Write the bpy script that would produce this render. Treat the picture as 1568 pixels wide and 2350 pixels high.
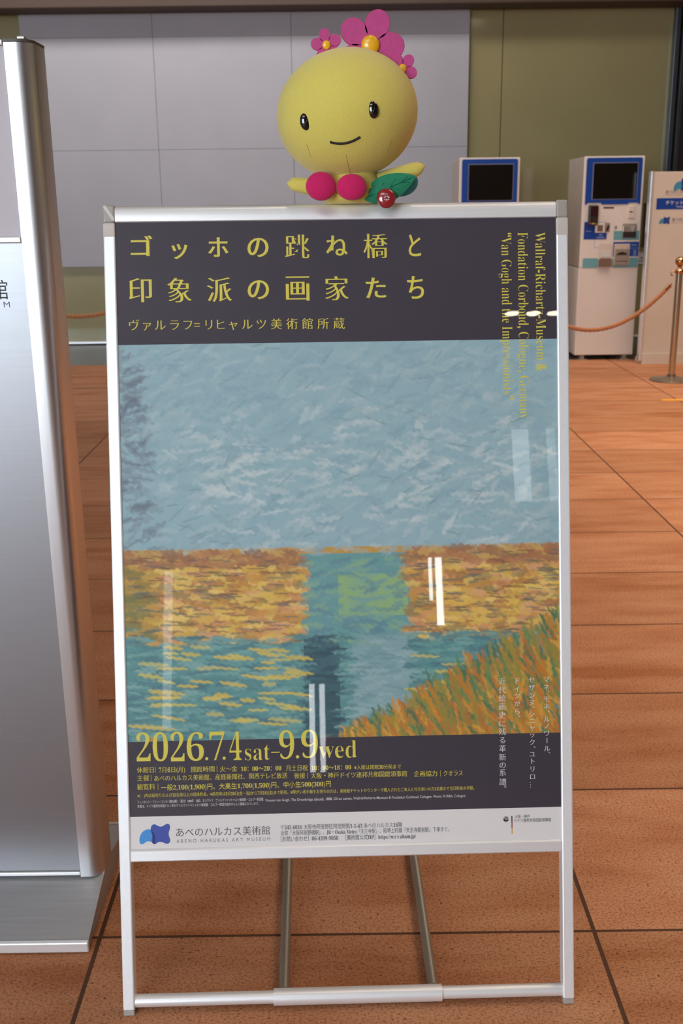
import bpy, bmesh, math, random
import numpy as np
from mathutils import Vector, Matrix, Euler
from mathutils.geometry import interpolate_bezier

for _o in list(bpy.data.objects):
    bpy.data.objects.remove(_o)
SC = bpy.context.scene
COL = SC.collection
PI = math.pi
R = math.radians
random.seed(7)

# ------------------------------------------------------------------ camera
CAM_H = 1.35
FOCAL_PX = 2427.0                      # on the 1568 x 2350 frame
cd = bpy.data.cameras.new('camera')
cam = bpy.data.objects.new('camera', cd)
COL.objects.link(cam)
cd.sensor_fit = 'VERTICAL'
cd.sensor_height = 23.5
cd.lens = 23.5 * FOCAL_PX / 2350.0
cd.clip_start = 0.05
cd.clip_end = 100
cd.dof.use_dof = True
cd.dof.focus_distance = 1.72
cd.dof.aperture_fstop = 7.0
_rt = Vector((0.99992, -0.00522, -0.01144)); _dn = Vector((-0.01245, -0.28012, -0.95988)); _fw = Vector((0.00181, 0.95995, -0.28016))
_m = Matrix((_rt, -_dn, -_fw)).transposed()
cam.rotation_euler = _m.to_euler()
cam.location = (0, 0, CAM_H)
SC.camera = cam

# ------------------------------------------------------------------ world, exposure
wd = bpy.data.worlds.new('world')
SC.world = wd
wd.use_nodes = True
bg = wd.node_tree.nodes['Background']
bg.inputs[0].default_value = (1.0, 0.86, 0.74, 1)
bg.inputs[1].default_value = 0.16
SC.view_settings.view_transform = 'Standard'
SC.view_settings.look = 'None'
SC.view_settings.exposure = 0.0
SC.view_settings.gamma = 1.0
SC.view_settings.use_curve_mapping = False

# ------------------------------------------------------------------ large lights of the hall and added fill lights
WINDOW_STRENGTH = 14.0
WINDOW_COLOR = (0.80, 0.91, 1.0)

def area(name, loc, target, sx, sy, power, color):
    l = bpy.data.lights.new(name, 'AREA')
    l.shape = 'RECTANGLE'; l.size = sx; l.size_y = sy; l.energy = power; l.color = color
    o = bpy.data.objects.new(name, l); COL.objects.link(o)
    o.location = loc
    o.rotation_euler = (Vector(target) - Vector(loc)).to_track_quat('-Z', 'Y').to_euler()
    return o

def spot(name, loc, target, power, color, angle=70, radius=0.08, blend=0.6):
    l = bpy.data.lights.new(name, 'SPOT')
    l.energy = power; l.color = color; l.spot_size = R(angle); l.spot_blend = blend; l.shadow_soft_size = radius
    o = bpy.data.objects.new(name, l); COL.objects.link(o)
    o.location = loc
    o.rotation_euler = (Vector(target) - Vector(loc)).to_track_quat('-Z', 'Y').to_euler()
    return o

WARM = (1.0, 0.80, 0.62)
hl = area('hall_ceiling_light', (3.1, 5.0, 4.42), (3.1, 5.0, 0), 3.0, 6.6, 172, WARM)
hl.data.spread = R(105)
area('sign_fill_light', (-1.5, -1.7, 4.42), (0.0, 1.7, .9), 2.6, 1.4, 60, (.88, .95, 1.0))  # added fill that brightens poster and top bar, placed outside the cover's reflection
area('board_fill_light', (-1.5, 8.6, 4.42), (-1.3, 10.6, 1.5), 5.0, 0.8, 160, (1.0, 0.95, 0.92))  # unseen area light, tuned to brighten the white boards
spot('overhead_spot', (0.02, 1.15, 4.40), (0.05, 2.1, 0), 34, (1.0, 0.84, 0.68), 60, 0.10)

# ------------------------------------------------------------------ helpers
def link(name, me, mat=None, parent=None):
    o = bpy.data.objects.new(name, me)
    COL.objects.link(o)
    if mat is not None:
        if isinstance(mat, (list, tuple)):
            for k in mat: me.materials.append(k)
        else:
            me.materials.append(mat)
    if parent is not None: o.parent = parent
    return o

def empty(name, loc=(0, 0, 0), rz=0.0):
    o = bpy.data.objects.new(name, None)
    COL.objects.link(o)
    o.empty_display_size = 0.1
    o.location = loc; o.rotation_euler = (0, 0, rz)
    return o

def tag(o, label=None, cat=None, group=None, kind=None):
    if label: o['label'] = label
    if cat: o['category'] = cat
    if group: o['group'] = group
    if kind: o['kind'] = kind
    return o

class MB:
    """collects shapes, links them as one mesh"""
    def __init__(s): s.bm = bmesh.new()
    def box(s, x0, x1, y0, y1, z0, z1, bev=0.0, seg=2, T=None):
        r = bmesh.ops.create_cube(s.bm, size=1.0)
        vs = r['verts']
        for v in vs:
            v.co = Vector((x0 + (v.co.x + .5) * (x1 - x0), y0 + (v.co.y + .5) * (y1 - y0), z0 + (v.co.z + .5) * (z1 - z0)))
        if bev > 0:
            es = list({e for v in vs for e in v.link_edges})
            rr = bmesh.ops.bevel(s.bm, geom=es, offset=bev, segments=seg, profile=.5, affect='EDGES')
            vs = list({v for f in rr['faces'] for v in f.verts} | {v for v in vs if v.is_valid})
        if T:
            for v in vs: v.co = Vector(T(*v.co))
        return s
    def prism(s, pts, y0, y1, T=None, axis='y'):
        """outline pts in (x, z) extruded along y (axis 'y'), or (x, y) along z (axis 'z'), or (y, z) along x (axis 'x')"""
        def mk(p, t):
            if axis == 'y': c = (p[0], t, p[1])
            elif axis == 'z': c = (p[0], p[1], t)
            else: c = (t, p[0], p[1])
            return s.bm.verts.new(T(*c) if T else c)
        a = [mk(p, y0) for p in pts]; b = [mk(p, y1) for p in pts]
        n = len(pts)
        s.bm.faces.new(a); s.bm.faces.new(b[::-1])
        for i in range(n):
            s.bm.faces.new((a[i], b[i], b[(i + 1) % n], a[(i + 1) % n]))
        return s
    def tube(s, path, rad, n=12, caps=True, T=None, closed=False):
        path = [Vector(p) for p in path]
        rads = rad if isinstance(rad, (list, tuple)) else [rad] * len(path)
        rings = []
        up = None
        for i, p in enumerate(path):
            a = path[i - 1] if (i > 0 or closed) else p
            b = path[(i + 1) % len(path)] if (i < len(path) - 1 or closed) else p
            t = (b - a).normalized()
            if up is None:
                up = Vector((0, 0, 1)) if abs(t.z) < .9 else Vector((0, 1, 0))
            u = t.cross(up).normalized(); w = u.cross(t).normalized(); up = w
            ring = []
            for k in range(n):
                an = 2 * PI * k / n
                c = p + (u * math.cos(an) + w * math.sin(an)) * rads[i]
                ring.append(s.bm.verts.new(T(*c) if T else c))
            rings.append(ring)
        m = len(rings)
        for i in range(m if closed else m - 1):
            for k in range(n):
                q = rings[(i + 1) % m]
                s.bm.faces.new((rings[i][k], rings[i][(k + 1) % n], q[(k + 1) % n], q[k]))
        if caps and not closed:
            s.bm.faces.new(rings[0][::-1]); s.bm.faces.new(rings[-1])
        return s
    def lathe(s, prof, n=32, M4=None):
        """prof: (radius, z) list around z"""
        rings = []
        for r, z in prof:
            if r < 1e-6:
                c = Vector((0, 0, z)); rings.append([s.bm.verts.new(M4 @ c if M4 else c)])
            else:
                ring = []
                for k in range(n):
                    a = 2 * PI * k / n
                    c = Vector((r * math.cos(a), r * math.sin(a), z))
                    ring.append(s.bm.verts.new(M4 @ c if M4 else c))
                rings.append(ring)
        for i in range(len(rings) - 1):
            a, b = rings[i], rings[i + 1]
            for k in range(n):
                k2 = (k + 1) % n
                if len(a) == 1 and len(b) == 1: continue
                if len(a) == 1: s.bm.faces.new((a[0], b[k2], b[k]))
                elif len(b) == 1: s.bm.faces.new((a[k], a[k2], b[0]))
                else: s.bm.faces.new((a[k], a[k2], b[k2], b[k]))
        return s
    def ball(s, c, rx, ry, rz, nu=32, nv=20, fn=None, rot=None):
        prof = []
        c = Vector(c)
        rings = []
        for j in range(nv + 1):
            th = PI * j / nv
            ring = []
            cnt = 1 if j in (0, nv) else nu
            for k in range(cnt):
                a = 2 * PI * k / nu
                d = Vector((math.sin(th) * math.cos(a), math.sin(th) * math.sin(a), math.cos(th)))
                q = fn(d) if fn else 1.0
                p = Vector((d.x * rx * q, d.y * ry * q, d.z * rz * q))
                if rot: p = rot @ p
                ring.append(s.bm.verts.new(c + p))
            rings.append(ring)
        for j in range(nv):
            a, b = rings[j], rings[j + 1]
            for k in range(nu):
                k2 = (k + 1) % nu
                if len(a) == 1: s.bm.faces.new((a[0], b[k], b[k2]))
                elif len(b) == 1: s.bm.faces.new((a[k], b[0], a[k2]))
                else: s.bm.faces.new((a[k], b[k], b[k2], a[k2]))
        return s
    def build(s, name, mat, parent=None, smooth=None):
        bmesh.ops.recalc_face_normals(s.bm, faces=s.bm.faces)
        me = bpy.data.meshes.new(name)
        s.bm.to_mesh(me); s.bm.free()
        if smooth is not None:
            for p in me.polygons: p.use_smooth = True
            try: me.set_sharp_from_angle(angle=R(smooth))
            except Exception: pass
        return link(name, me, mat, parent)

def copy_tree(o, parent=None):
    c = o.copy(); COL.objects.link(c)
    if parent is not None: c.parent = parent
    for ch in list(o.children): copy_tree(ch, c)
    return c

def rrect(x0, z0, x1, z1, r, n=5):
    pts = []
    for cx, cz, a0 in ((x1 - r, z1 - r, 0), (x0 + r, z1 - r, 90), (x0 + r, z0 + r, 180), (x1 - r, z0 + r, 270)):
        for k in range(n + 1):
            a = R(a0 + 90 * k / n)
            pts.append((cx + r * math.cos(a), cz + r * math.sin(a)))
    return pts

def spline_pts(ctrl, per=8):
    """closed Catmull-Rom through 2-D control points"""
    out = []; n = len(ctrl)
    for i in range(n):
        p0, p1, p2, p3 = [np.array(ctrl[(i + k - 1) % n], float) for k in range(4)]
        for k in range(per):
            t = k / per
            out.append(tuple(.5 * ((2 * p1) + (-p0 + p2) * t + (2 * p0 - 5 * p1 + 4 * p2 - p3) * t * t + (-p0 + 3 * p1 - 3 * p2 + p3) * t ** 3)))
    return out

# ------------------------------------------------------------------ lettering
_fc = bpy.data.curves.new('glyphs', 'FONT')
_fo = bpy.data.objects.new('glyphs', _fc)
COL.objects.link(_fo)
_cache = {}

def serif(t):
    o = ''
    for ch in t:
        if 'A' <= ch <= 'Z': o += chr(0x1D400 + ord(ch) - 65)
        elif 'a' <= ch <= 'z': o += chr(0x1D41A + ord(ch) - 97)
        elif '0' <= ch <= '9': o += chr(0x1D7CE + ord(ch) - 48)
        else: o += ch
    return o

def outlines(text, res=5):
    """outlines of a text in em units, one list per glyph group"""
    if (text, res) in _cache: return _cache[(text, res)]
    _fc.body = text
    _fo.update_tag()
    bpy.context.view_layer.update()
    dg = bpy.context.evaluated_depsgraph_get()
    cv = _fo.evaluated_get(dg).to_curve(dg, apply_modifiers=False)
    polys = []
    for sp in cv.splines:
        pts = []
        if sp.type == 'BEZIER':
            bp = sp.bezier_points; n = len(bp)
            for i in range(n):
                a, b = bp[i], bp[(i + 1) % n]
                straight = (a.handle_right - a.co).cross(b.co - a.co).length < 1e-6 and (b.handle_left - b.co).cross(b.co - a.co).length < 1e-6
                k = 2 if straight else res
                seg = interpolate_bezier(a.co, a.handle_right, b.handle_left, b.co, k)
                pts += [(p.x, p.y) for p in seg[:-1]]
        else:
            pts = [(p.co.x, p.co.y) for p in sp.points]
        q = []
        for p in pts:
            if not q or (abs(p[0] - q[-1][0]) + abs(p[1] - q[-1][1])) > 1e-5: q.append(p)
        if len(q) > 1 and abs(q[0][0] - q[-1][0]) + abs(q[0][1] - q[-1][1]) < 1e-5: q.pop()
        if len(q) >= 3: polys.append(np.array(q))
    _fo.evaluated_get(dg).to_curve_clear()
    _cache[(text, res)] = polys
    return polys

def embolden(polys, dx, dy):
    """moves outlines outward by dx across and dy along the height: thin bars, full stems"""
    if dx == 0 and dy == 0: return polys
    area_ = sum(.5 * np.sum(p[:, 0] * np.roll(p[:, 1], -1) - np.roll(p[:, 0], -1) * p[:, 1]) for p in polys)
    sg = 1.0 if area_ > 0 else -1.0
    out = []
    for p in polys:
        e = np.roll(p, -1, 0) - p
        e /= np.maximum(np.linalg.norm(e, axis=1, keepdims=True), 1e-9)
        nrm = np.stack([e[:, 1], -e[:, 0]], 1) * sg
        nb = np.roll(nrm, 1, 0)
        s_ = nrm + nb
        d = np.maximum((s_ * s_).sum(1, keepdims=True) * .5, .45)
        m = s_ / d
        out.append(p + m * np.array([dx, dy]))
    return out

class Letters:
    """gathers flat printed outlines in (x, z) metres and fills them as one thin mesh"""
    def __init__(s): s.polys = []
    def bbox(s, text, x0, x1, z0, z1, dx=0, dy=0):
        P = embolden(outlines(text), dx, dy)
        A = np.concatenate(P); lo = A.min(0); hi = A.max(0); sz = np.maximum(hi - lo, 1e-6)
        for p in P:
            q = (p - lo) / sz
            s.polys.append(np.stack([x0 + q[:, 0] * (x1 - x0), z0 + q[:, 1] * (z1 - z0)], 1))
        return s
    def line(s, text, x0, x1, zc, em, dx=0, dy=0):
        """fits the width x0..x1, keeps the height of em, centred on zc"""
        P = embolden(outlines(text), dx, dy)
        A = np.concatenate(P); lo = A[:, 0].min(); hi = A[:, 0].max()
        for p in P:
            s.polys.append(np.stack([x0 + (p[:, 0] - lo) / (hi - lo) * (x1 - x0), zc + (p[:, 1] - .37) * em], 1))
        return s
    def glyph(s, ch, xc, zc, em, dx=0, dy=0, rot=0):
        P = embolden(outlines(ch), dx, dy)
        for p in P:
            q = p - np.array([.5, .37])
            if rot: q = np.stack([q[:, 1], -q[:, 0]], 1)
            s.polys.append(np.stack([xc + q[:, 0] * em, zc + q[:, 1] * em], 1))
        return s
    def down(s, text, z0, z1, xb, cap, dx=0, dy=0):
        """a line turned to run downwards from z0 to z1, its baseline at xb"""
        H = np.concatenate(outlines(serif('H')))[:, 1].max()
        P = embolden(outlines(text), dx, dy)
        A = np.concatenate(P); lo = A[:, 0].min(); hi = A[:, 0].max()
        for p in P:
            s.polys.append(np.stack([xb + p[:, 1] / H * cap, z0 + (p[:, 0] - lo) / (hi - lo) * (z1 - z0)], 1))
        return s
    def shape(s, pts): s.polys.append(np.array(pts, float)); return s
    def build(s, name, mat, parent, y, T=None, thick=0.0001):
        cu = bpy.data.curves.new(name, 'CURVE')
        cu.dimensions = '2D'; cu.fill_mode = 'BOTH'; cu.extrude = thick
        for p in s.polys:
            sp = cu.splines.new('POLY'); sp.points.add(len(p) - 1)
            co = np.zeros((len(p), 4)); co[:, :2] = p * 1000; co[:, 3] = 1
            sp.points.foreach_set('co', co.ravel()); sp.use_cyclic_u = True
        tmp = bpy.data.objects.new('tmp', cu); COL.objects.link(tmp)
        cu.extrude = thick * 1000
        bpy.context.view_layer.update()
        dg = bpy.context.evaluated_depsgraph_get()
        me = bpy.data.meshes.new_from_object(tmp.evaluated_get(dg))
        me.materials.clear()
        n = len(me.vertices); co = np.zeros(n * 3); me.vertices.foreach_get('co', co); co = co.reshape(-1, 3) / 1000
        if T:
            w = np.array([T(c[0], y - c[2], c[1]) for c in co])
        else:
            w = np.stack([co[:, 0], y - co[:, 2], co[:, 1]], 1)
        me.vertices.foreach_set('co', w.ravel()); me.update()
        for p in me.polygons: p.use_smooth = False
        bpy.data.objects.remove(tmp); bpy.data.curves.remove(cu)
        me.name = name
        return link(name, me, mat, parent)

# ------------------------------------------------------------------ materials
def lin(r, g, b):
    f = lambda c: (c / 255 / 12.92) if c <= 10 else ((c / 255 + .055) / 1.055) ** 2.4
    return (f(r), f(g), f(b), 1.0)

def mat(name, rgb, rough=.5, metal=0.0, var=.06, scale=40.0, bump=0.0, spec=.5, coat=0.0, sheen=0.0, stretch=(1, 1, 1)):
    m = bpy.data.materials.new(name); m.use_nodes = True
    nt = m.node_tree; N = nt.nodes; L = nt.links
    b = N['Principled BSDF']
    tc = N.new('ShaderNodeTexCoord'); mp = N.new('ShaderNodeMapping'); mp.inputs['Scale'].default_value = stretch
    nz = N.new('ShaderNodeTexNoise'); nz.inputs['Scale'].default_value = scale; nz.inputs['Detail'].default_value = 4
    L.new(tc.outputs['Object'], mp.inputs[0]); L.new(mp.outputs[0], nz.inputs['Vector'])
    cr = N.new('ShaderNodeValToRGB')
    c = lin(*rgb) if max(rgb) > 1 else (*rgb, 1)
    cr.color_ramp.elements[0].position = .3; cr.color_ramp.elements[1].position = .7
    cr.color_ramp.elements[0].color = (c[0] * (1 - var), c[1] * (1 - var), c[2] * (1 - var), 1)
    cr.color_ramp.elements[1].color = (min(1, c[0] * (1 + var)), min(1, c[1] * (1 + var)), min(1, c[2] * (1 + var)), 1)
    L.new(nz.outputs['Fac'], cr.inputs[0]); L.new(cr.outputs[0], b.inputs['Base Color'])
    b.inputs['Roughness'].default_value = rough; b.inputs['Metallic'].default_value = metal
    b.inputs['Specular IOR Level'].default_value = spec
    b.inputs['Coat Weight'].default_value = coat; b.inputs['Coat Roughness'].default_value = .05
    if sheen:
        b.inputs['Sheen Weight'].default_value = sheen; b.inputs['Sheen Roughness'].default_value = .5
    if bump:
        bp = N.new('ShaderNodeBump'); bp.inputs['Strength'].default_value = bump; bp.inputs['Distance'].default_value = .002
        L.new(nz.outputs['Fac'], bp.inputs['Height']); L.new(bp.outputs[0], b.inputs['Normal'])
    return m

def emit(name, rgb, strength):
    m = bpy.data.materials.new(name); m.use_nodes = True
    nt = m.node_tree; nt.nodes.clear()
    e = nt.nodes.new('ShaderNodeEmission'); o = nt.nodes.new('ShaderNodeOutputMaterial')
    e.inputs[0].default_value = (*rgb, 1); e.inputs[1].default_value = strength
    nt.links.new(e.outputs[0], o.inputs[0])
    return m

def clear_sheet(name, ior=1.49, tint=(1, 1, 1), rough=.0):
    m = bpy.data.materials.new(name); m.use_nodes = True
    nt = m.node_tree; nt.nodes.clear(); N = nt.nodes; L = nt.links
    o = N.new('ShaderNodeOutputMaterial'); mx = N.new('ShaderNodeMixShader')
    t = N.new('ShaderNodeBsdfTransparent'); t.inputs[0].default_value = (*tint, 1)
    g = N.new('ShaderNodeBsdfGlossy'); g.inputs['Roughness'].default_value = rough
    f = N.new('ShaderNodeFresnel'); f.inputs[0].default_value = ior
    ge = N.new('ShaderNodeNewGeometry'); iv = N.new('ShaderNodeMath'); iv.operation = 'SUBTRACT'; iv.inputs[0].default_value = 1
    mu = N.new('ShaderNodeMath'); mu.operation = 'MULTIPLY'
    L.new(ge.outputs['Backfacing'], iv.inputs[1]); L.new(iv.outputs[0], mu.inputs[0]); L.new(f.outputs[0], mu.inputs[1])
    L.new(mu.outputs[0], mx.inputs[0]); L.new(t.outputs[0], mx.inputs[1]); L.new(g.outputs[0], mx.inputs[2]); L.new(mx.outputs[0], o.inputs[0])
    return m

# ================================================================== THE SETTING
def floor_material():
    m = bpy.data.materials.new('granite_tile'); m.use_nodes = True
    nt = m.node_tree; N = nt.nodes; L = nt.links; b = N['Principled BSDF']
    tc = N.new('ShaderNodeTexCoord'); sx = N.new('ShaderNodeSeparateXYZ'); L.new(tc.outputs['Object'], sx.inputs[0])
    def mth(op, a, c=None):
        n = N.new('ShaderNodeMath'); n.operation = op
        for i, v in enumerate((a, c)):
            if v is None: continue
            if isinstance(v, (int, float)): n.inputs[i].default_value = v
            else: L.new(v, n.inputs[i])
        return n.outputs[0]
    def seam(out, off, pitch, half):
        u = mth('DIVIDE', mth('SUBTRACT', out, off), pitch)
        fr = mth('FRACT', mth('ADD', u, 100.0)); idx = mth('FLOOR', mth('ADD', u, 100.0))
        d = mth('MULTIPLY', mth('MINIMUM', fr, mth('SUBTRACT', 1.0, fr)), pitch)
        return mth('LESS_THAN', d, half), idx
    gx, ix = seam(sx.outputs[0], .0044 - .47525, .9505, .0042)
    gy, iy = seam(sx.outputs[1], 1.7257, .5091, .0034)
    grout = mth('MAXIMUM', gx, gy)
    cb = N.new('ShaderNodeCombineXYZ'); L.new(ix, cb.inputs[0]); L.new(iy, cb.inputs[1])
    wn = N.new('ShaderNodeTexWhiteNoise'); wn.noise_dimensions = '2D'; L.new(cb.outputs[0], wn.inputs['Vector'])
    def noise(sc, det, stretch=(1, 1, 1), rough=.5):
        mp = N.new('ShaderNodeMapping'); mp.inputs['Scale'].default_value = stretch
        ad = N.new('ShaderNodeVectorMath'); ad.operation = 'ADD'
        k = N.new('ShaderNodeVectorMath'); k.operation = 'SCALE'; k.inputs['Scale'].default_value = 3.7
        L.new(cb.outputs[0], k.inputs[0]); L.new(tc.outputs['Object'], ad.inputs[0]); L.new(k.outputs[0], ad.inputs[1])
        L.new(ad.outputs[0], mp.inputs[0])
        n = N.new('ShaderNodeTexNoise'); n.inputs['Scale'].default_value = sc; n.inputs['Detail'].default_value = det; n.inputs['Roughness'].default_value = rough
        L.new(mp.outputs[0], n.inputs['Vector']); return n.outputs['Fac']
    def ramp(fac, stops):
        r = N.new('ShaderNodeValToRGB'); L.new(fac, r.inputs[0])
        e = r.color_ramp.elements
        while len(e) < len(stops): e.new(.5)
        for q, (p, c) in zip(e, stops): q.position = p; q.color = c
        return r.outputs[0]
    def mix(fac, a, c, kind='MIX'):
        n = N.new('ShaderNodeMix'); n.data_type = 'RGBA'; n.blend_type = kind
        if isinstance(fac, (int, float)): n.inputs[0].default_value = fac
        else: L.new(fac, n.inputs[0])
        for i, v in ((6, a), (7, c)):
            if isinstance(v, tuple): n.inputs[i].default_value = v
            else: L.new(v, n.inputs[i])
        return n.outputs[2]
    base = ramp(noise(7, 4, (.45, 1.6, 1)), [(.30, lin(178, 116, 77)), (.52, lin(194, 135, 98)), (.72, lin(202, 147, 111))])
    veins = ramp(noise(2.2, 3, (.35, 2.6, 1)), [(.60, (1, 1, 1, 1)), (.70, (.80, .66, .50, 1))])
    base = mix(1.0, base, veins, 'MULTIPLY')
    tone = ramp(wn.outputs['Value'], [(0, (.84, .82, .78, 1)), (1, (1.06, 1.06, 1.08, 1))])
    base = mix(1.0, base, tone, 'MULTIPLY')
    grain = ramp(noise(230, 3, (.8, 1, 1), .6), [(.41, (.58, .50, .43, 1)), (.50, (1, 1, 1, 1)), (.66, (1.10, 1.10, 1.08, 1))])
    base = mix(.75, base, grain, 'MULTIPLY')
    fleck = ramp(noise(165, 2, (.8, 1.0, 1)), [(.30, (1, 1, 1, 1)), (.345, (0, 0, 0, 1))])
    base = mix(mth('MULTIPLY', fleck, .8), base, lin(66, 36, 22))
    pale_speck = ramp(noise(210, 1), [(.755, (0, 0, 0, 1)), (.775, (1, 1, 1, 1))])  # sparse pale specks scattered through the stone
    base = mix(mth('MULTIPLY', pale_speck, .6), base, lin(245, 205, 170))
    base = mix(grout, base, lin(84, 54, 36))
    L.new(base, b.inputs['Base Color'])
    b.inputs['Roughness'].default_value = .62; b.inputs['Specular IOR Level'].default_value = .25
    bp = N.new('ShaderNodeBump'); bp.inputs['Strength'].default_value = .5; bp.inputs['Distance'].default_value = .003
    L.new(mth('SUBTRACT', 1.0, grout), bp.inputs['Height']); L.new(bp.outputs[0], b.inputs['Normal'])
    return m

STRIP_Y = 9.36                      # the dark granite border starts here
WALL_Y = 10.8
M_board = mat('white_board', (168, 167, 174), .7, var=.03, scale=2.5)
M_glass = mat('olive_back_painted_glass', (150, 142, 104), .09, var=.04, scale=1.5, spec=.55)
M_plaster = mat('ceiling_plaster', (128, 118, 108), .9, var=.03)
M_soffit = mat('brown_soffit', (74, 58, 47), .7)
M_stone = mat('dark_granite', (84, 82, 80), .30, var=.15, scale=60, spec=.35)
M_dark = mat('dark_metal', (38, 36, 36), .4, .3)
M_gap = mat('dark_joint', (58, 52, 34), .7)
M_alu = mat('satin_aluminium', (244, 244, 246), .45, .4, var=.025, scale=300, stretch=(1, 1, .02))
M_alu_h = mat('satin_aluminium_bar', (244, 244, 246), .38, .5, var=.025, scale=300, stretch=(.02, 1, 1))
M_rearwall = mat('rear_wall_plaster', (150, 138, 126), .9)
M_pane = emit('daylight_pane', WINDOW_COLOR, WINDOW_STRENGTH)
M_frame_d = mat('window_frame', (96, 98, 100), .5, .2)

fl = MB().box(-9, 9, -7.2, STRIP_Y, -.06, 0).build('floor', floor_material()); tag(fl, kind='structure')
st = MB().box(-9, 9, STRIP_Y, 12.2, -.06, 0).build('trim_1', M_stone); tag(st, 'dark polished granite border strip in front of the olive glass wall', kind='structure')
wb = MB().box(-9, 1.590, WALL_Y, WALL_Y + .1, 0.03, 4.5).box(1.598, 9, WALL_Y, WALL_Y + .1, 0.03, 4.5).build('wall_back', M_glass); tag(wb, kind='structure')
jt = MB().box(1.586, 1.602, WALL_Y + .012, WALL_Y + .03, 0.03, 4.5).build('trim_2', M_gap); tag(jt, kind='structure')
bb = MB().box(-9, 9, WALL_Y - .02, WALL_Y + .1, .012, .034, .003).build('baseboard_back', M_alu_h); tag(bb, kind='structure')
wbd = MB()
for x0, x1 in ((-2.93, -1.695), (-1.692, -.40), (-.397, 1.272)):
    for z0, z1 in ((.775, 1.862), (1.864, 2.862), (2.864, 4.2)):
        wbd.box(x0, x1, WALL_Y - .06, WALL_Y - .004, z0, z1, .0015, 1)
wbd = wbd.build('wall_middle', M_board); tag(wbd, 'white wall boards covering the olive glass behind the sign', kind='structure')
ce = MB().box(-9, 9, -7.2, WALL_Y + .1, 4.5, 4.6).build('ceiling', M_plaster); tag(ce, kind='structure')
so = MB().box(-9, 9, WALL_Y - .42, WALL_Y - .08, 3.06, 3.5, .01).build('trim_3', M_soffit); tag(so, kind='structure')
pl = MB().box(3.245, 4.6, WALL_Y - .16, WALL_Y - .004, 0, 3.2, .006).build('wall_right', M_dark); tag(pl, 'dark pillar behind the white information panel', kind='structure')
ps = MB().box(3.19, 3.235, WALL_Y - .10, WALL_Y - .005, 0, 3.2, .004).box(3.262, 3.272, WALL_Y - .17, WALL_Y - .16, 0, 3.2).build('trim_4', mat('blue_grey_metal', (92, 98, 106), .35, .8)); tag(ps, kind='structure')

# rear of the hall, behind the viewpoint: a wall with tall windows, mirrored in the poster's cover and the aluminium
RY = -7.0
wins = [(-8.6, -6.8), (-6.5, -4.7), (-4.4, -2.55)]
# (x0, x1, z0, z1, strength) of narrow glowing panes added for the streaks mirrored in the cover
slits = [(-1.44, -1.34, .55, 2.1, 4.0), (.0, .055, .10, .95, 14.0), (.10, .155, .10, .95, 14.0), (1.22, 1.27, 1.75, 2.2, 22.0), (1.29, 1.37, 1.5, 2.2, 26.0), (2.14, 2.34, 2.75, 3.55, 4.5), (2.50, 2.62, 2.75, 3.55, 3.2)]
rw = MB()
allw = [(x0, x1, .35, 4.2) for x0, x1 in wins] + [q[:4] for q in slits]
edges = [-9] + [v for w in allw for v in w[:2]] + [9]
for i in range(0, len(edges), 2): rw.box(edges[i], edges[i + 1], RY - .2, RY, 0, 4.5)
for x0, x1, z0, z1 in allw: rw.box(x0, x1, RY - .2, RY, 0, z0).box(x0, x1, RY - .2, RY, z1, 4.5)
rw = rw.build('wall_front', M_rearwall); tag(rw, kind='structure')
for i, (x0, x1) in enumerate(wins):
    w = MB()
    w.box(x0, x1, RY - .12, RY - .04, .35, .41).box(x0, x1, RY - .12, RY - .04, 4.14, 4.2)
    w.box(x0, x0 + .06, RY - .12, RY - .04, .41, 4.14).box(x1 - .06, x1, RY - .12, RY - .04, .41, 4.14)
    w.box(x0 + .06, x1 - .06, RY - .11, RY - .05, 2.3, 2.36)
    w = w.build('window_%d' % (i + 1), M_frame_d); tag(w, kind='structure')
    p = MB().box(x0 + .06, x1 - .06, RY - .105, RY - .095, .41, 2.3).box(x0 + .06, x1 - .06, RY - .105, RY - .095, 2.36, 4.14).build('pane', M_pane, w)

for i, (x0, x1, z0, z1, st_) in enumerate(slits):
    w = MB().box(x0, x1, RY - .13, RY - .12, z0, z1).build('window_%d' % (i + 4), M_frame_d); tag(w, kind='structure')  # streak panes added for their reflections, numbered on from the windows
    MB().box(x0, x1, RY - .115, RY - .105, z0, z1).build('pane', emit('streak_pane', (.92, .97, 1.0), st_), w)

# ceiling downlights of the hall
M_lamp = emit('lamp_disc', (1.0, .88, .68), 38.0)
M_ring = mat('lamp_ring', (215, 210, 205), .4)
dl = [(2.06, -6.26), (2.27, -6.26), (2.48, -6.26), (1.9, .6), (2.25, .6), (2.6, .6), (2.5, 1.4), (1.2, 1.4), (1.4, 2.6), (3.0, 3.6), (3.0, 8.0)]
first = None
for i, (x, y) in enumerate(dl):
    if first is None:
        first = empty('ceiling_downlight', (x, y, 4.5))
        MB().lathe([(.075, 0), (.095, 0), (.095, -.012), (.075, -.012), (.07, -.004), (.07, 0)], 28).build('ring', M_ring, first, 40)
        MB().lathe([(0, -.006), (.07, -.006), (.07, -.002), (0, -.002)], 28).build('lamp', M_lamp, first)
        o = first
    else:
        o = copy_tree(first); o.location = (x, y, 4.5)
    tag(o, 'round warm ceiling downlight mirrored as a bright spot in the glass', 'ceiling light', 'ceiling downlights')

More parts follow.
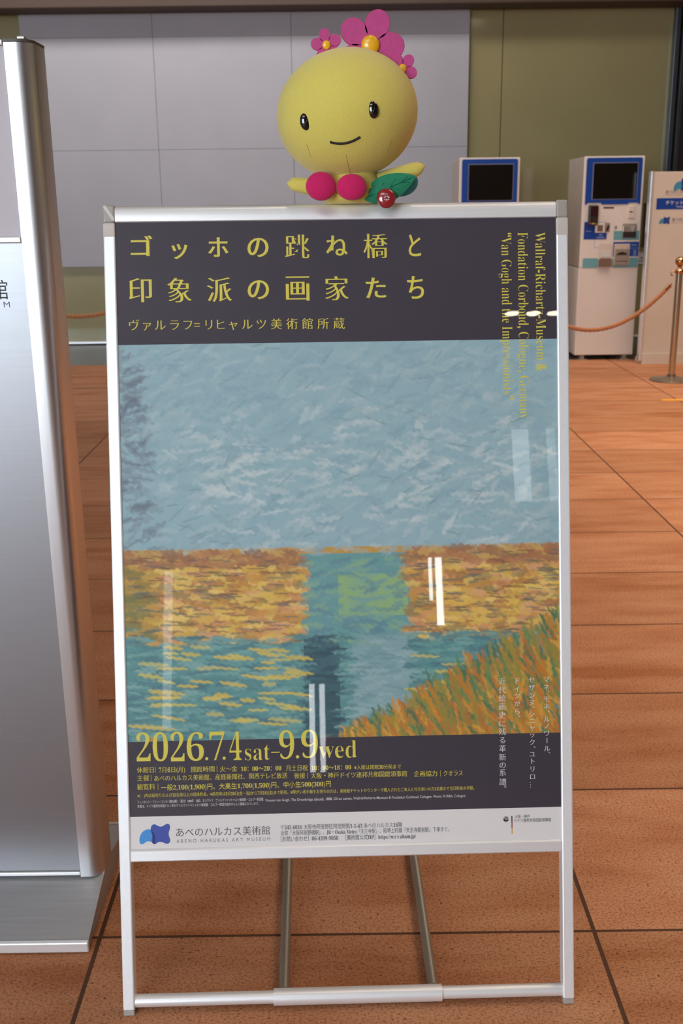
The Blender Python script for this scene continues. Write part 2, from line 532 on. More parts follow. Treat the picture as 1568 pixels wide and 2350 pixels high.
# ================================================================== LEFT INFORMATION STAND
M_paper = mat('lilac_grey_sheet', (192, 184, 190), .55, var=.02, scale=8)
M_post = mat('rounded_aluminium', (214, 214, 216), .36, 1.0, var=.02, scale=300, stretch=(1, 1, .02))
M_brush = mat('satin_panel', (156, 157, 161), .40, 1.0, var=.02, scale=200, stretch=(.05, 1, 1))
M_cap = mat('grey_end_cap', (84, 78, 76), .5)
M_ink = mat('black_ink', (42, 42, 44), .6)
SX0, SX1 = -1.30, -.483
stand = empty('information_stand', ((SX0 + SX1) / 2, 1.86, 0))
tag(stand, 'tall silver stand with rounded aluminium edge at the left border', 'sign stand')
ox = (SX0 + SX1) / 2
def SL(x, y, z): return (x - ox, y - 1.86, z)
def profile(x0, x1, y0, y1, r, left=False):
    """post section, rounded on the outer side"""
    pts = []
    s = -1 if left else 1
    xi, xo = (x1, x0) if left else (x0, x1)
    pts.append((xi, y0))
    cx = xo - s * r
    for cy, a0, a1 in ((y0 + r, -90, 0), (y1 - r, 0, 90)):
        for k in range(9):
            a = R(a0 + (a1 - a0) * k / 8)
            pts.append((cx + s * r * math.cos(a), cy + r * math.sin(a)))
    pts.append((xi, y1))
    return pts
for left in (False, True):
    x0, x1 = (SX1 - .044, SX1) if not left else (SX0, SX0 + .044)
    MB().prism(profile(x0, x1, 1.830, 1.935, .026, left), .062, 1.603, T=SL, axis='z').build('post', M_post, stand, 50)
    MB().prism(profile(x0 + (.001 if left else 0), x1, 1.829, 1.936, .026, left), 1.6035, 1.6075, T=SL, axis='z').build('end_cap', M_cap, stand, 50)
MB().box(SX1 - .026, SX1 - .012, 1.842, 1.856, 1.6078, 1.614, .002, T=SL).build('clip', mat('clip_metal', (190, 180, 170), .3, .8), stand)
MB().box(SX0 + .044, SX1 - .0445, 1.834, 1.93, .075, 1.292, T=SL).build('lower_panel', M_brush, stand)
MB().box(SX0 + .044, SX1 - .0445, 1.836, 1.93, 1.3025, 1.598, T=SL).build('upper_panel', M_paper, stand)
MB().box(SX0 + .044, SX1 - .0445, 1.828, 1.836, 1.2925, 1.3020, .002, T=SL).build('rail', M_alu_h, stand)
MB().box(SX0 + .044, SX1 - .0445, 1.826, 1.93, 1.5985, 1.6065, .002, T=SL).build('top_rail', M_alu_h, stand)
MB().box(SX0 + .044, SX1 - .0445, 1.829, 1.84, .066, .0735, .0015, T=SL).build('bottom_rail', M_alu_h, stand)
foot = MB().prism([(1.690, .023), (1.846, .062), (1.92, .062), (2.076, .023), (2.076, .008), (1.690, .008)], SX0, SX1, T=SL, axis='x').build('foot', mat('satin_foot', (188, 187, 188), .48, .75, scale=120, stretch=(.06, 1, 1)), stand)
MB().box(SX0 - .001, SX1 + .001, 1.680, 1.690, .002, .0245, .003, T=SL).build('front_strip', M_alu_h, foot)
MB().box(SX0 - .001, SX1 + .001, 2.076, 2.086, .002, .0245, .003, T=SL).build('rear_strip', M_alu_h, foot)
MB().box(SX0 + .02, SX1 - .02, 1.70, 2.066, 0, .008, T=SL).build('rubber_base', M_dark, foot)
tt = Letters()
tt.line('あべのハルカス美術館', -.905 - ox, -.5595 - ox, 1.2155, .0352)
tt.build('lettering', M_ink, stand, 1.8338 - 1.86)
tt = Letters(); tt.line(' '.join('ABENO HARUKAS ART MUSEUM'), -.905 - ox, -.5585 - ox, 1.1912, .0138, -.012, -.012)
tt.build('lettering', M_ink, stand, 1.8338 - 1.86)

# ================================================================== POSTER SIGN
TILT = .24482
sign = empty('poster_stand', (.00723, 1.5249, 0), .01952)
tag(sign, 'aluminium framed poster stand holding a dark blue exhibition poster in the middle', 'sign')
_c, _s = math.cos(TILT), math.sin(TILT)
def T(x, y, z): return (x, y * _c + z * _s, -y * _s + z * _c)          # frame plane leaning back
def mm(*v): return [q / 1000 for q in v]
M_tapew = mat('beige_corner_tape', (202, 192, 184), .35, var=.05, scale=60, coat=.3)
M_corner = mat('grey_plastic_corner', (168, 160, 154), .4, var=.06, scale=30, coat=.25)
M_tube = mat('grey_tube', (176, 170, 160), .42, .85, scale=200, stretch=(1, .02, 1))
M_navy = mat('dark_navy_print', (58, 50, 62), .6, var=.03, scale=20)
M_wprint = mat('white_print', (232, 226, 224), .6, var=.01)
M_yel = mat('yellow_print', (224, 208, 84), .6, var=.02)
M_wink = mat('white_ink', (228, 224, 222), .6, var=.01)
M_gink = mat('grey_ink', (70, 74, 84), .6, var=.01)

for s in (-1, 1):
    p = MB().box(*(mm(-393.5, -373.5) if s < 0 else mm(373.5, 393.5)), 0, .026, .010, 1.3640, .0025, T=T).build('side_post', M_alu, sign)
    MB().box(*(mm(-393.2, -373.8) if s < 0 else mm(373.8, 393.2)), .001, .025, .0003, .010, .002, T=T).build('plastic_foot', M_corner, p)
    MB().box(*(mm(-393.8, -373.2) if s < 0 else mm(373.2, 393.8)), -.0004, .0265, 1.3642, 1.3940, .004, 3, T=T).build('corner_cap', M_corner, sign)
    tp = MB().box(*(mm(-394.1, -373.3) if s < 0 else mm(373.3, 394.1)), -.0007, .0268, 1.3335 if s > 0 else 1.3395, 1.3636, .0026, T=T)
    tp.build('corner_tape', M_tapew, sign)
tp = MB().prism([(-.3935, 1.391), (-.388, 1.3925), (-.3745, 1.372), (-.3735, 1.3665), (-.378, 1.3675)], -.0012, -.0006, T=T).build('tape_glare', mat('glare_pale', (214, 208, 204), .12, coat=1), sign)  # pale glossy sliver painted as the highlight on the corner tape
# bars
MB().prism([(0.0, .0015), (.0012, 0), (.0195, 0), (.026, .004), (.0295, .013), (.0295, .026), (0, .026)][::-1], -.3732, .3732,
           T=lambda x, z, y: T(x, y, 1.3644 + z), axis='x').build('top_bar', M_alu_h, sign, 40)
MB().prism([(0.003, .0), (.020, .0), (.0245, .004), (.0245, .022), (0, .022), (0, .004)][::-1], -.3732, .3732,
           T=lambda x, z, y: T(x, y, .2698 + z), axis='x').build('middle_bar', M_alu_h, sign, 40)
MB().tube([(-.3735, .013, .0215), (.3735, .013, .0215)], .0108, 24, T=T).build('lower_bar', M_alu_h, sign, 60)
MB().tube([(-.1326, .0128, .0215), (.162, .0128, .0215)], .0142, 24, T=T).build('pivot_sleeve', M_alu_h, sign, 60)
# back stay: two tubes running back over the floor and up to the panel
stay = MB()
y0 = .03
pth = [(-.115, y0, .0195), (-.118, .62, .0195), (-.118, .66, .03), (-.118, .655, .06), (-.118, .345, .86)]
stay.tube(pth, .0095, 14)
pth = [(.148, y0, .0195), (.151, .62, .0195), (.151, .66, .03), (.151, .655, .06), (.151, .345, .86)]
stay.tube(pth, .0095, 14)
stay.tube([(-.118, .65, .02), (.151, .65, .02)], .0095, 14)
stay.tube([(-.118, .345, .86), (.151, .345, .86)], .0095, 14)
stay.build('back_stay', M_tube, sign, 50)
MB().box(-.3745, .3745, .006, .016, .283, 1.380, T=T).build('backing_board', mat('backing_board', (52, 44, 38), .8), sign)
poster = MB().box(-.3760, .3760, .0032, .0058, .2935, 1.3655, T=T).build('poster', M_navy, sign)
MB().box(-.3755, .3755, .0029, .0031, .2935, .3495, T=T).build('white_strip', M_wprint, poster)

# ---- the printed landscape: a plain generic river scene in loose brush strokes
def paint():
    W, H = 396, 358
    rng = np.random.default_rng(11)
    g = lambda *c: np.array([lin(*c)[k] for k in range(3)])
    im = np.zeros((H, W, 3))
    v = np.linspace(0, 1, H)[:, None]; u = np.linspace(0, 1, W)[None, :]
    bank = .515 + 0 * u
    water = .745 + .03 * np.sin(u * 7) * 0 + np.where(u < .3, -.03 + .1 * (u - .1), .0)
    grassline = 1.02 - np.clip((u - .50), 0, 1) * .66 - .03 * np.sin(u * 30)
    sky = g(146, 176, 184); im[:] = sky
    im[(v > bank) & (u > -1)] = g(188, 146, 70)
    gap = (u > .405) & (u < .655) & (v > .53)
    im[gap & (v > -1)] = g(104, 152, 152)
    im[(u > .49) & (u < .65) & (v > .585) & (v < .69)] = g(142, 176, 122)
    im[(v > water) & (u > -1)] = g(92, 142, 142)
    im[(v > water) & (u > .41) & (u < .49)] = g(56, 88, 98)
    im[(v > water) & (u > .52) & (u < .65)] = g(128, 160, 166)
    im[v > grassline] = g(182, 128, 44)
    def stroke(cu_, cv_, ln, wd, ang, col, al=.9):
        x = cu_ * W; y = cv_ * H; l = ln * W; w = wd * W
        rr = int(l / 2 + w + 2)
        x0, x1 = max(0, int(x - rr)), min(W, int(x + rr + 1)); y0_, y1 = max(0, int(y - rr)), min(H, int(y + rr + 1))
        if x0 >= x1 or y0_ >= y1: return
        yy, xx = np.mgrid[y0_:y1, x0:x1]
        a = ang
        dx, dy = xx - x, yy - y
        s = dx * math.cos(a) + dy * math.sin(a); t = -dx * math.sin(a) + dy * math.cos(a)
        t = t + .15 * w * np.sin(s * .9 + cu_ * 50)
        prof = np.clip((w * np.sqrt(np.clip(1 - (2 * s / max(l, 1e-6)) ** 2, 0, 1)) * .5 + .6 - np.abs(t)), 0, 1) * (np.abs(s) < l / 2)
        k = (prof * al * (.8 + .2 * np.cos(t * 2.5)))[..., None]
        im[y0_:y1, x0:x1] = im[y0_:y1, x0:x1] * (1 - k) + col * k
    pick = lambda L_: L_[rng.integers(len(L_))]
    skyc = [g(144, 174, 182), g(134, 166, 178), g(156, 182, 186), g(172, 190, 192), g(150, 176, 182), g(126, 158, 170)]
    cl = [g(196, 206, 206), g(206, 210, 206), g(186, 198, 200)]
    for _ in range(1900):
        a, b_ = rng.random(), rng.random() * .53
        c = pick(skyc)
        if rng.random() < .42 * math.exp(-((b_ - .33) / .13) ** 2) * (1 if .2 < a < .95 else .3): c = pick(cl)
        if a < .05 + .06 * b_ and rng.random() < .85: c = pick([g(108, 116, 132), g(120, 132, 142), g(96, 104, 118)])
        stroke(a, b_, rng.uniform(.02, .07), rng.uniform(.006, .016), rng.normal(-.25, .4), c * rng.uniform(.95, 1.04), .5)
    for _ in range(60):
        a, b_ = rng.random(), rng.random() * .5
        stroke(a, b_, rng.uniform(.02, .06), .003, rng.normal(-.3, .5), g(96, 130, 142), .5)
    wall = [g(206, 166, 72), g(222, 184, 84), g(196, 142, 64), g(176, 118, 70), g(206, 146, 96), g(228, 196, 110), g(150, 130, 84), g(214, 160, 112)]
    for _ in range(1500):
        side = rng.random() < .5
        a = rng.uniform(0, .41) if side else rng.uniform(.65, 1.0)
        b_ = rng.uniform(.52, .75)
        if side and a < .07: c = pick([g(150, 124, 60), g(124, 124, 72), g(190, 150, 70)])
        else: c = pick(wall)
        if b_ < .56: c = pick([g(168, 112, 74), g(182, 128, 84), g(150, 110, 76), g(196, 158, 90)])
        stroke(a, b_, rng.uniform(.02, .06), rng.uniform(.008, .018), rng.normal(.02, .07), c * rng.uniform(.9, 1.06))
    for _ in range(230):
        side = rng.random() < .5
        a = rng.uniform(.02, .40) if side else rng.uniform(.66, 1.0)
        stroke(a, rng.uniform(.53, .75), rng.uniform(.02, .05), .0036, rng.normal(.02, .06), pick([g(92, 86, 80), g(112, 78, 58), g(84, 100, 104)]), .7)
    for _ in range(170):
        stroke(rng.uniform(.42, .64), rng.uniform(.545, .76), rng.uniform(.02, .06), .010, rng.normal(-.05, .2), pick([g(104, 148, 156), g(120, 162, 158), g(136, 172, 132), g(92, 132, 146)]), .7)
    wat = [g(92, 144, 144), g(80, 130, 134), g(108, 158, 154), g(74, 116, 126), g(124, 166, 162)]
    for _ in range(1600):
        a = rng.random(); b_ = rng.uniform(.735, 1.0)
        c = pick(wat)
        if .41 < a < .49: c = pick([g(58, 92, 102), g(66, 104, 112), g(48, 80, 92)])
        elif .52 < a < .65: c = pick([g(130, 164, 168), g(148, 176, 178), g(112, 150, 154)])
        stroke(a, b_, rng.uniform(.02, .06), rng.uniform(.005, .012), rng.normal(.02, .1), c * rng.uniform(.93, 1.05), .85)
    for _ in range(75):
        a = rng.uniform(.02, .40) if rng.random() < .75 else rng.uniform(.66, .80)
        b_ = rng.uniform(.76, .97)
        stroke(a, b_, rng.uniform(.03, .085), rng.uniform(.006, .010), rng.normal(.08, .06), pick([g(208, 192, 96), g(196, 182, 108), g(214, 184, 72)]), .9)
    gr = [g(206, 140, 40), g(196, 122, 34), g(214, 158, 62), g(92, 132, 84), g(74, 112, 80), g(150, 134, 54), g(184, 108, 44)]
    for _ in range(1500):
        a = rng.uniform(.50, 1.0); t = rng.random()
        lo = 1.02 - max(a - .50, 0) * .66
        b_ = lo + (1.02 - lo) * t + rng.normal(0, .012)
        if b_ > 1.03: continue
        c = pick(gr[:3] + gr[5:7]) if rng.random() < .35 + .5 * t else pick(gr[3:6])
        stroke(a, b_, rng.uniform(.03, .075), rng.uniform(.006, .012), rng.normal(1.15, .22), c * rng.uniform(.9, 1.06), .9)
    return np.clip(im * 1.12, 0, 1)

def picture(parent):
    im = paint(); H, W, _ = im.shape
    x0, x1, zb, zt = -.3756, .3756, .4800, 1.1590
    X, Z = np.meshgrid(np.linspace(x0, x1, W), np.linspace(zt, zb, H))
    Y = np.full_like(X, .0030)
    co = np.stack([X, Y * _c + Z * _s, -Y * _s + Z * _c], -1).reshape(-1, 3)
    idx = np.arange(H * W).reshape(H, W)
    q = np.stack([idx[:-1, :-1], idx[1:, :-1], idx[1:, 1:], idx[:-1, 1:]], -1).reshape(-1, 4)
    me = bpy.data.meshes.new('picture')
    me.vertices.add(len(co)); me.vertices.foreach_set('co', co.ravel())
    me.loops.add(q.size); me.loops.foreach_set('vertex_index', q.ravel())
    me.polygons.add(len(q)); me.polygons.foreach_set('loop_start', np.arange(len(q)) * 4); me.polygons.foreach_set('loop_total', np.full(len(q), 4))
    me.update(calc_edges=True)
    ca = me.color_attributes.new('paint', 'FLOAT_COLOR', 'POINT')
    ca.data.foreach_set('color', np.concatenate([im.reshape(-1, 3), np.ones((H * W, 1))], 1).ravel())
    m = bpy.data.materials.new('printed_landscape'); m.use_nodes = True
    nt = m.node_tree; b = nt.nodes['Principled BSDF']; b.inputs['Roughness'].default_value = .6
    at = nt.nodes.new('ShaderNodeVertexColor'); at.layer_name = 'paint'
    nt.links.new(at.outputs[0], b.inputs['Base Color'])
    return link('picture', me, m, parent)
picture(poster)

# ---- lettering of the poster (x, z in millimetres on the sheet)
TITLE=[
('ゴ',-348.5,-311.2,1308.1,1342.4),('ッ',-280.0,-252.5,1302.0,1327.4),('ホ',-218.0,-183.6,1305.1,1337.7),('の',-151.5,-115.6,1303.6,1336.1),('跳',-88.2,-46.5,1300.5,1340.5),('ね',-18.3,18.3,1303.1,1338.4),('橋',44.8,86.6,1299.6,1340.5),('と',122.0,143.0,1301.7,1338.5),('印',-353.6,-314.4,1230.5,1271.0),('象',-288.8,-247.1,1229.6,1270.7),('派',-221.5,-179.2,1229.7,1270.4),('の',-152.6,-116.1,1232.7,1265.0),('画',-87.8,-47.8,1229.3,1270.3),('家',-21.8,19.3,1229.6,1269.9),('た',48.1,82.5,1232.1,1266.8),('ち',118.4,147.2,1230.0,1268.1),]
SUB=[
('ヴ',-346.3,1192.0),('ァ',-324.3,1191.9),('ル',-301.6,1191.8),('ラ',-277.6,1191.7),('フ',-254.9,1191.5),('=',-235.2,1191.4),('リ',-219.3,1191.4),('ヒ',-200.1,1191.3),('ャ',-178.4,1191.1),('ル',-154.7,1191.0),('ツ',-130.4,1190.9),('美',-104.9,1190.8),('術',-78.3,1190.6),('館',-52.0,1190.5),('所',-25.4,1190.3),('蔵',1.6,1190.2),]
DATE=[
('2',-359.6,-335.7,446.2,496.2),('0',-331.7,-305.4,445.5,496.0),('2',-301.0,-277.4,444.8,495.9),('6',-273.3,-244.0,444.7,494.7),('.',-242.0,-236.6,445.3,451.1),('7',-233.9,-208.1,445.2,494.7),('.',-212.1,-206.7,445.5,451.2),('4',-200.0,-179.0,444.5,494.0),('sat',-173.5,-130.8,443.6,470.3),('–',-128.1,-113.6,455.8,457.5),('9',-114.2,-88.3,444.4,494.8),('.',-86.0,-80.0,444.8,450.8),('9',-76.0,-47.4,445.1,494.7),('wed',-46.2,19.4,444.0,474.3),]
LINES=[
('休館日',-359.8,-330.7,430.9,10.5,'y'),
('｜',-327.8,-326.7,430.7,10.5,'y'),
('7月6日(月)',-322.3,-277.0,430.5,10.5,'y'),
('開館時間',-266.6,-226.4,430.0,10.5,'y'),
('｜',-222.3,-221.2,429.7,10.5,'y'),
('火〜金',-217.2,-187.2,429.5,10.5,'y'),
('10：00〜20：00',-181.2,-111.4,429.0,10.5,'y'),
('月土日祝',-103.5,-65.9,428.4,10.5,'y'),
('10：00〜18：00',-59.6,9.3,427.8,10.5,'y'),
('※入館は閉館30分前まで',14.4,95.8,427.0,8.6,'y'),
('主催',-359.6,-339.0,416.7,10.5,'y'),
('｜',-336.0,-334.9,416.6,10.5,'y'),
('あべのハルカス美術館、産経新聞社、関西テレビ放送',-330.3,-101.1,415.8,10.5,'y'),
('後援',-89.3,-70.2,414.8,10.5,'y'),
('｜',-66.7,-65.6,414.7,10.5,'y'),
('大阪・神戸ドイツ連邦共和国総領事館',-60.7,106.1,414.1,10.5,'y'),
('企画協力',117.7,158.2,413.3,10.5,'y'),
('｜',163.8,164.8,413.2,10.5,'y'),
('クオラス',169.2,202.7,413.0,10.5,'y'),
('観覧料',-360.0,-329.3,401.4,10.9,'y'),
('｜',-324.4,-323.3,401.2,10.9,'y'),
('一般2,100(1,900)円、大高生1,700(1,500)円、中小生500(300)円',-319.0,-26.2,399.6,10.9,'y'),
('※(\u3000)内は前売りおよび15名様以上の団体料金。※前売券は3月20日(金・祝)から7月3日(金)まで販売。※障がい者手帳をお持ちの方は、美術館チケットカウンターで購入されたご本人と付き添いの方1名様まで当日料金の半額。',-360.0,222.5,386.4,7.0,'y'),
('フィンセント・ファン・ゴッホ《跳ね橋》（部分）1888年\u3000油彩、カンヴァス\u3000ヴァルラフ＝リヒャルツ美術館・コルブー財団蔵',-360.3,-143.4,375.2,5.5,'w'),
('Vincent van Gogh, The Drawbridge (detail), 1888, Oil on canvas, Wallraf-Richartz-Museum & Fondation Corboud, Cologne  Photo: © RBA, Cologne',-140.1,206.8,373.3,6.2,'w'),
('本展は、ドイツ連邦共和国ケルン市のヴァルラフ＝リヒャルツ美術館・コルブー財団の協力のもとに開催されています。',-360.5,-150.9,367.8,5.5,'w'),
('あべのハルカス美術館',-295.0,-132.7,320.6,17.2,'g'),
('ABENO HARUKAS ART MUSEUM',-294.5,-133.0,305.7,6.7,'g'),
('〒545-6016 大阪市阿倍野区阿倍野筋1-1-43 あべのハルカス16階',-114.3,95.8,324.9,9.0,'k'),
('近鉄「大阪阿部野橋駅」、JR・Osaka Metro「天王寺駅」、阪堺上町線「天王寺駅前駅」下車すぐ。',-114.5,177.8,315.0,9.0,'k'),
('［お問い合わせ］06-4399-9050\u3000［美術館公式HP］https://www.aham.jp/',-114.7,120.0,304.6,9.4,'k'),
('大阪・神戸',292.4,318.6,334.2,6.2,'k'),
('ドイツ連邦共和国総領事館',292.3,355.6,327.3,6.6,'k'),
]
VERT=[
('マ',349.8,572.8,11.6),('ネ',349.8,559.8,11.6),('、',349.8,550.8,11.6),('モ',349.8,539.3,11.6),('ネ',349.8,525.7,11.6),('、',349.8,515.7,11.6),('ル',349.8,503.7,11.6),('ノ',349.8,492.1,11.6),('ワ',349.8,479.1,11.6),('ー',349.8,466.5,11.6),('ル',349.8,452.5,11.6),('、',349.8,443.9,11.6),('セ',324.4,572.8,11.6),('ザ',324.4,559.3,11.6),('ン',324.4,545.8,11.6),('ヌ',324.3,533.3,11.6),('、',324.3,524.3,11.6),('シ',324.3,513.3,11.6),('ニ',324.3,501.2,11.6),('ャ',324.3,489.7,11.6),('ッ',324.2,477.2,11.6),('ク',324.2,464.1,11.6),('、',324.2,454.0,11.6),('ユ',324.2,443.0,11.6),('ト',324.1,430.9,11.6),('リ',324.1,417.3,11.6),('ロ',324.1,403.7,11.6),('…',324.1,389.6,11.6),('ド',298.8,571.9,11.6),('イ',298.7,557.4,11.6),('ツ',298.7,545.4,11.6),('か',298.6,531.9,11.6),('ら',298.6,518.3,11.6),('。',298.5,508.3,11.6),('近',272.9,571.6,13.2),('代',272.8,556.4,13.2),('絵',272.8,541.9,13.2),('画',272.7,527.4,13.2),('史',272.6,512.4,13.2),('に',272.6,497.4,13.2),('残',272.5,483.8,13.2),('る',272.5,468.8,13.2),('革',272.4,454.2,13.2),('新',272.3,439.1,13.2),('の',272.3,425.1,13.2),('系',272.2,412.0,13.2),('譜',272.2,395.9,13.2),('。',272.1,385.8,13.2),]
ROT=[
('Wallraf-Richartz-Museum &',1339.2,1104.6,338.0,17.0),
('Fondation Corboud, Cologne, Germany',1339.6,1023.7,308.0,17.5),
('“Van Gogh and the Impressionists”',1339.2,1056.7,279.9,17.4),
]
LY = .0027
k = .001
L_ = Letters()
for ch, a, b_, c_, d_ in TITLE: L_.bbox(ch, a * k, b_ * k, c_ * k, d_ * k, .011 if ch in '跳橋' else .018 if ord(ch) > 0x4E00 else .022, -.013 if ord(ch) > 0x4E00 else .004)
L_.build('title_lettering', M_yel, poster, LY, T)
L_ = Letters()
for ch, x, z in SUB: L_.glyph(ch, x * k, z * k, .0205, .004, -.012)
L_.build('subtitle_lettering', M_yel, poster, LY, T)
L_ = Letters()
for t, a, b_, c_, d_ in DATE: L_.bbox(serif(t), a * k, b_ * k, c_ * k, d_ * k, -.010 if len(t) == 1 else -.014, -.010)
L_.build('date_lettering', M_yel, poster, LY, T)
ink = {'y': M_yel, 'w': M_wink, 'k': M_gink, 'g': M_gink}
names = {'y': 'details_lettering', 'w': 'credits_lettering', 'k': 'address_lettering', 'g': 'museum_lettering'}
for key in 'ywkg':
    L_ = Letters()
    for t, a, b_, z, em, kk in LINES:
        if kk != key: continue
        if t == '｜':
            L_.shape([(a * k, (z - em * .5) * k), (b_ * k * .5 + a * k * .5, (z - em * .5) * k), (b_ * k * .5 + a * k * .5, (z + em * .5) * k), (a * k, (z + em * .5) * k)]); continue
        tx = serif(t) if key in 'yk' else t
        if t.startswith('ABENO'): L_.line(' '.join(t), a * k, b_ * k, z * k, em * k * 1.33, -.012, -.012)
        elif key == 'y': L_.line(tx, a * k, b_ * k, z * k, em * k * 1.06, .006, -.012)
        elif key == 'g': L_.line(tx, a * k, b_ * k, z * k, em * k, .0, -.008)
        else: L_.line(tx, a * k, b_ * k, z * k, em * k * 1.06, .002, -.004)
    L_.build(names[key], ink[key], poster, LY, T)
L_ = Letters()
for ch, x, z, em in VERT:
    if ch in '、。': L_.glyph(ch, (x + em * .62) * k, (z + em * .42) * k, em * k, .004, -.008)
    elif ch in 'ー…': L_.glyph(ch, x * k, z * k, em * k, -.008, .004, rot=1)
    else: L_.glyph(ch, x * k, z * k, em * k, .004, -.010)
L_.build('vertical_lettering', M_wink, poster, LY, T)
L_ = Letters()
for t, z0, z1, xb, cap in ROT: L_.down(serif(t), z0 * k, z1 * k, xb * k, cap * k, -.016, -.012)
L_.build('english_lettering', M_yel, poster, LY, T)
# museum emblem: two overlapping leaf shapes, and the consulate's emblem with its flag bar
def P2(lst): return [(a * k, b_ * k) for a, b_ in spline_pts(lst)]
light = [(-358.5, 307), (-356.6, 302.3), (-351.5, 302.2), (-347, 305.6), (-342.5, 306.4), (-337.0, 305.3), (-334.5, 308), (-335.6, 320), (-338.5, 326.2), (-345, 327.2), (-353, 322.8), (-357.5, 314.5)]
dark = [(-332.2, 336.1), (-337.2, 333), (-338.6, 325), (-335.9, 317), (-337.2, 308), (-335.5, 302.5), (-331, 301.6), (-326.5, 304.4), (-322.4, 305.2), (-318, 304), (-312.5, 301.6), (-307.5, 302.6), (-305.6, 308), (-308.2, 318.5), (-305.3, 329.5), (-306.6, 335), (-311, 336.2), (-316, 333.4), (-321.5, 331.6), (-327.5, 333.8)]
Letters().shape(P2(light)).build('emblem', mat('light_blue_print', (66, 150, 222), .6), poster, LY, T)
Letters().shape(P2(dark)).build('emblem', mat('blue_print', (62, 84, 172), .6), poster, LY - .0002, T)
ov = [(-334.8, 308), (-335.9, 317), (-337.6, 322.5), (-336.4, 324.2), (-333.0, 319), (-331.4, 312), (-331.8, 305), (-333.4, 302), (-335.5, 302.5), (-337.0, 306)]
Letters().shape(P2(ov)).build('emblem', mat('deep_blue_print', (44, 58, 146), .6), poster, LY - .0004, T)
eg = Letters()
for s in (-1, 1):
    for q in range(5):
        a = R(62 - q * 32); r = (5.2, 5.4, 5.2, 4.9, 4.6)[q]
        c_, s_ = math.cos(a), math.sin(a)
        eg.shape([((277.1 + s * (1.2 * c_ - .5 * s_)) * k, (330.2 + 1.2 * s_ + .5 * c_) * k), ((277.1 + s * (r * c_ - .45 * s_)) * k, (330.2 + r * s_ + .45 * c_) * k),
                  ((277.1 + s * (r * c_ + .45 * s_)) * k, (330.2 + r * s_ - .45 * c_) * k), ((277.1 + s * (1.2 * c_ + .5 * s_)) * k, (330.2 + 1.2 * s_ - .5 * c_) * k)])
eg.shape([(277.1 * k + .0011 * math.cos(a / 6 * PI), .3303 + .0024 * math.sin(a / 6 * PI)) for a in range(12)])
eg.shape([(.2762, .3345), (.2779, .3347), (.2784, .3338), (.2771, .3330)])
eg.shape([(.2760, .3268), (.2782, .3268), (.2790, .3250), (.2771, .3243), (.2752, .3250)])
eg.build('eagle_emblem', mat('emblem_black', (40, 38, 38), .6), poster, LY, T)
for c_, z1, z0, nm in (((44, 40, 40), 335.8, 324.6, 'black'), ((176, 40, 44), 324.6, 314.6, 'red'), ((214, 164, 40), 314.6, 303.9, 'gold')):
    Letters().shape([(.2864, z0 * k), (.2882, z0 * k), (.2882, z1 * k), (.2864, z1 * k)]).build('flag_bar', mat('flag_' + nm, c_, .6), poster, LY, T)
# clear cover sheet
MB().box(-.3742, .3742, .0010, .0022, .2915, 1.3648, T=T).build('clear_cover', clear_sheet('clear_acrylic'), sign)

# ================================================================== PLUSH TOY ON THE SIGN (a plain generic toy)
M_plush = mat('yellow_plush', (220, 204, 98), .95, var=.06, scale=620, bump=.45, sheen=.35)
M_pink = mat('pink_felt', (190, 70, 134), .85, var=.06, scale=120, sheen=.2)
M_hot = mat('hot_pink_felt', (214, 44, 96), .85, var=.05, scale=120)
M_mag = mat('magenta_felt', (206, 14, 96), .85, var=.05, scale=90, sheen=.2)
M_green = mat('green_felt', (24, 128, 92), .85, var=.08, scale=90, sheen=.2)
M_teal = mat('teal_felt', (62, 150, 166), .85, var=.05, scale=90, sheen=.2)
M_vein = mat('leaf_vein', (14, 92, 64), .9)
M_bead = mat('black_bead', (16, 15, 15), .08, coat=1.0)
M_orange = mat('orange_button', (238, 176, 32), .3, coat=.6)
PX, PY = .021, 1.885
toy = empty('plush_toy', (PX, PY, 1.3535))
tag(toy, 'round yellow plush toy with pink flower sitting on the poster frame', 'soft toy')
def pt(x, z, dy=0): return (x - PX, dy, z - 1.3535)
HC = Vector(pt(.021, 1.4925)); HR = (.1185, .108, .1035)
rot = Euler((0, R(-9), 0)).to_matrix()
head = MB().ball(HC, *HR, 48, 32, rot=rot).build('head', M_plush, toy, 180)
def on_head(x, z, off=0.0):
    """point of the head's front surface at world x, z"""
    d = rot.inverted() @ Vector((x - PX - HC.x, 0, z - 1.3535 - HC.z))
    q = 1 - (d.x / HR[0]) ** 2 - (d.z / HR[2]) ** 2
    return Vector((x - PX, -HR[1] * math.sqrt(max(q, 0)) - off, z - 1.3535))
for ex, ez in ((-.047, 1.476), (.061, 1.4915)):
    MB().ball(on_head(ex, ez, -.001), .0088, .0045, .0132, 20, 14, rot=rot).build('eye', M_bead, toy, 180)
MB().tube([on_head(x, 1.443 + .14 * (x - .016) - .0008 + 10 * (x - .016) ** 2, .0004) for x in np.linspace(-.008, .040, 12)], .0019, 8).build('mouth', mat('black_cord', (20, 18, 16), .7), toy, 60)
M_seam = mat('seam_thread', (168, 146, 62), .9)
for cx, za, zb in ((-.046, 1.424, 1.442), (.018, 1.394, 1.424), (.092, 1.430, 1.448)):
    MB().tube([on_head(cx + (zb - z) * (-.35 if cx > .05 else .35 if cx < 0 else .25), z, -.0003) for z in np.linspace(za, zb, 8)], .0005, 6).build('seam', M_seam, toy)
body = MB().lathe([(0, -.0040), (.044, -.0040), (.055, .010), (.050, .030), (.042, .046), (.040, .060), (0, .060)], 32, Matrix.Translation((.006, 0, 0)))
body.build('body', M_plush, toy, 60)
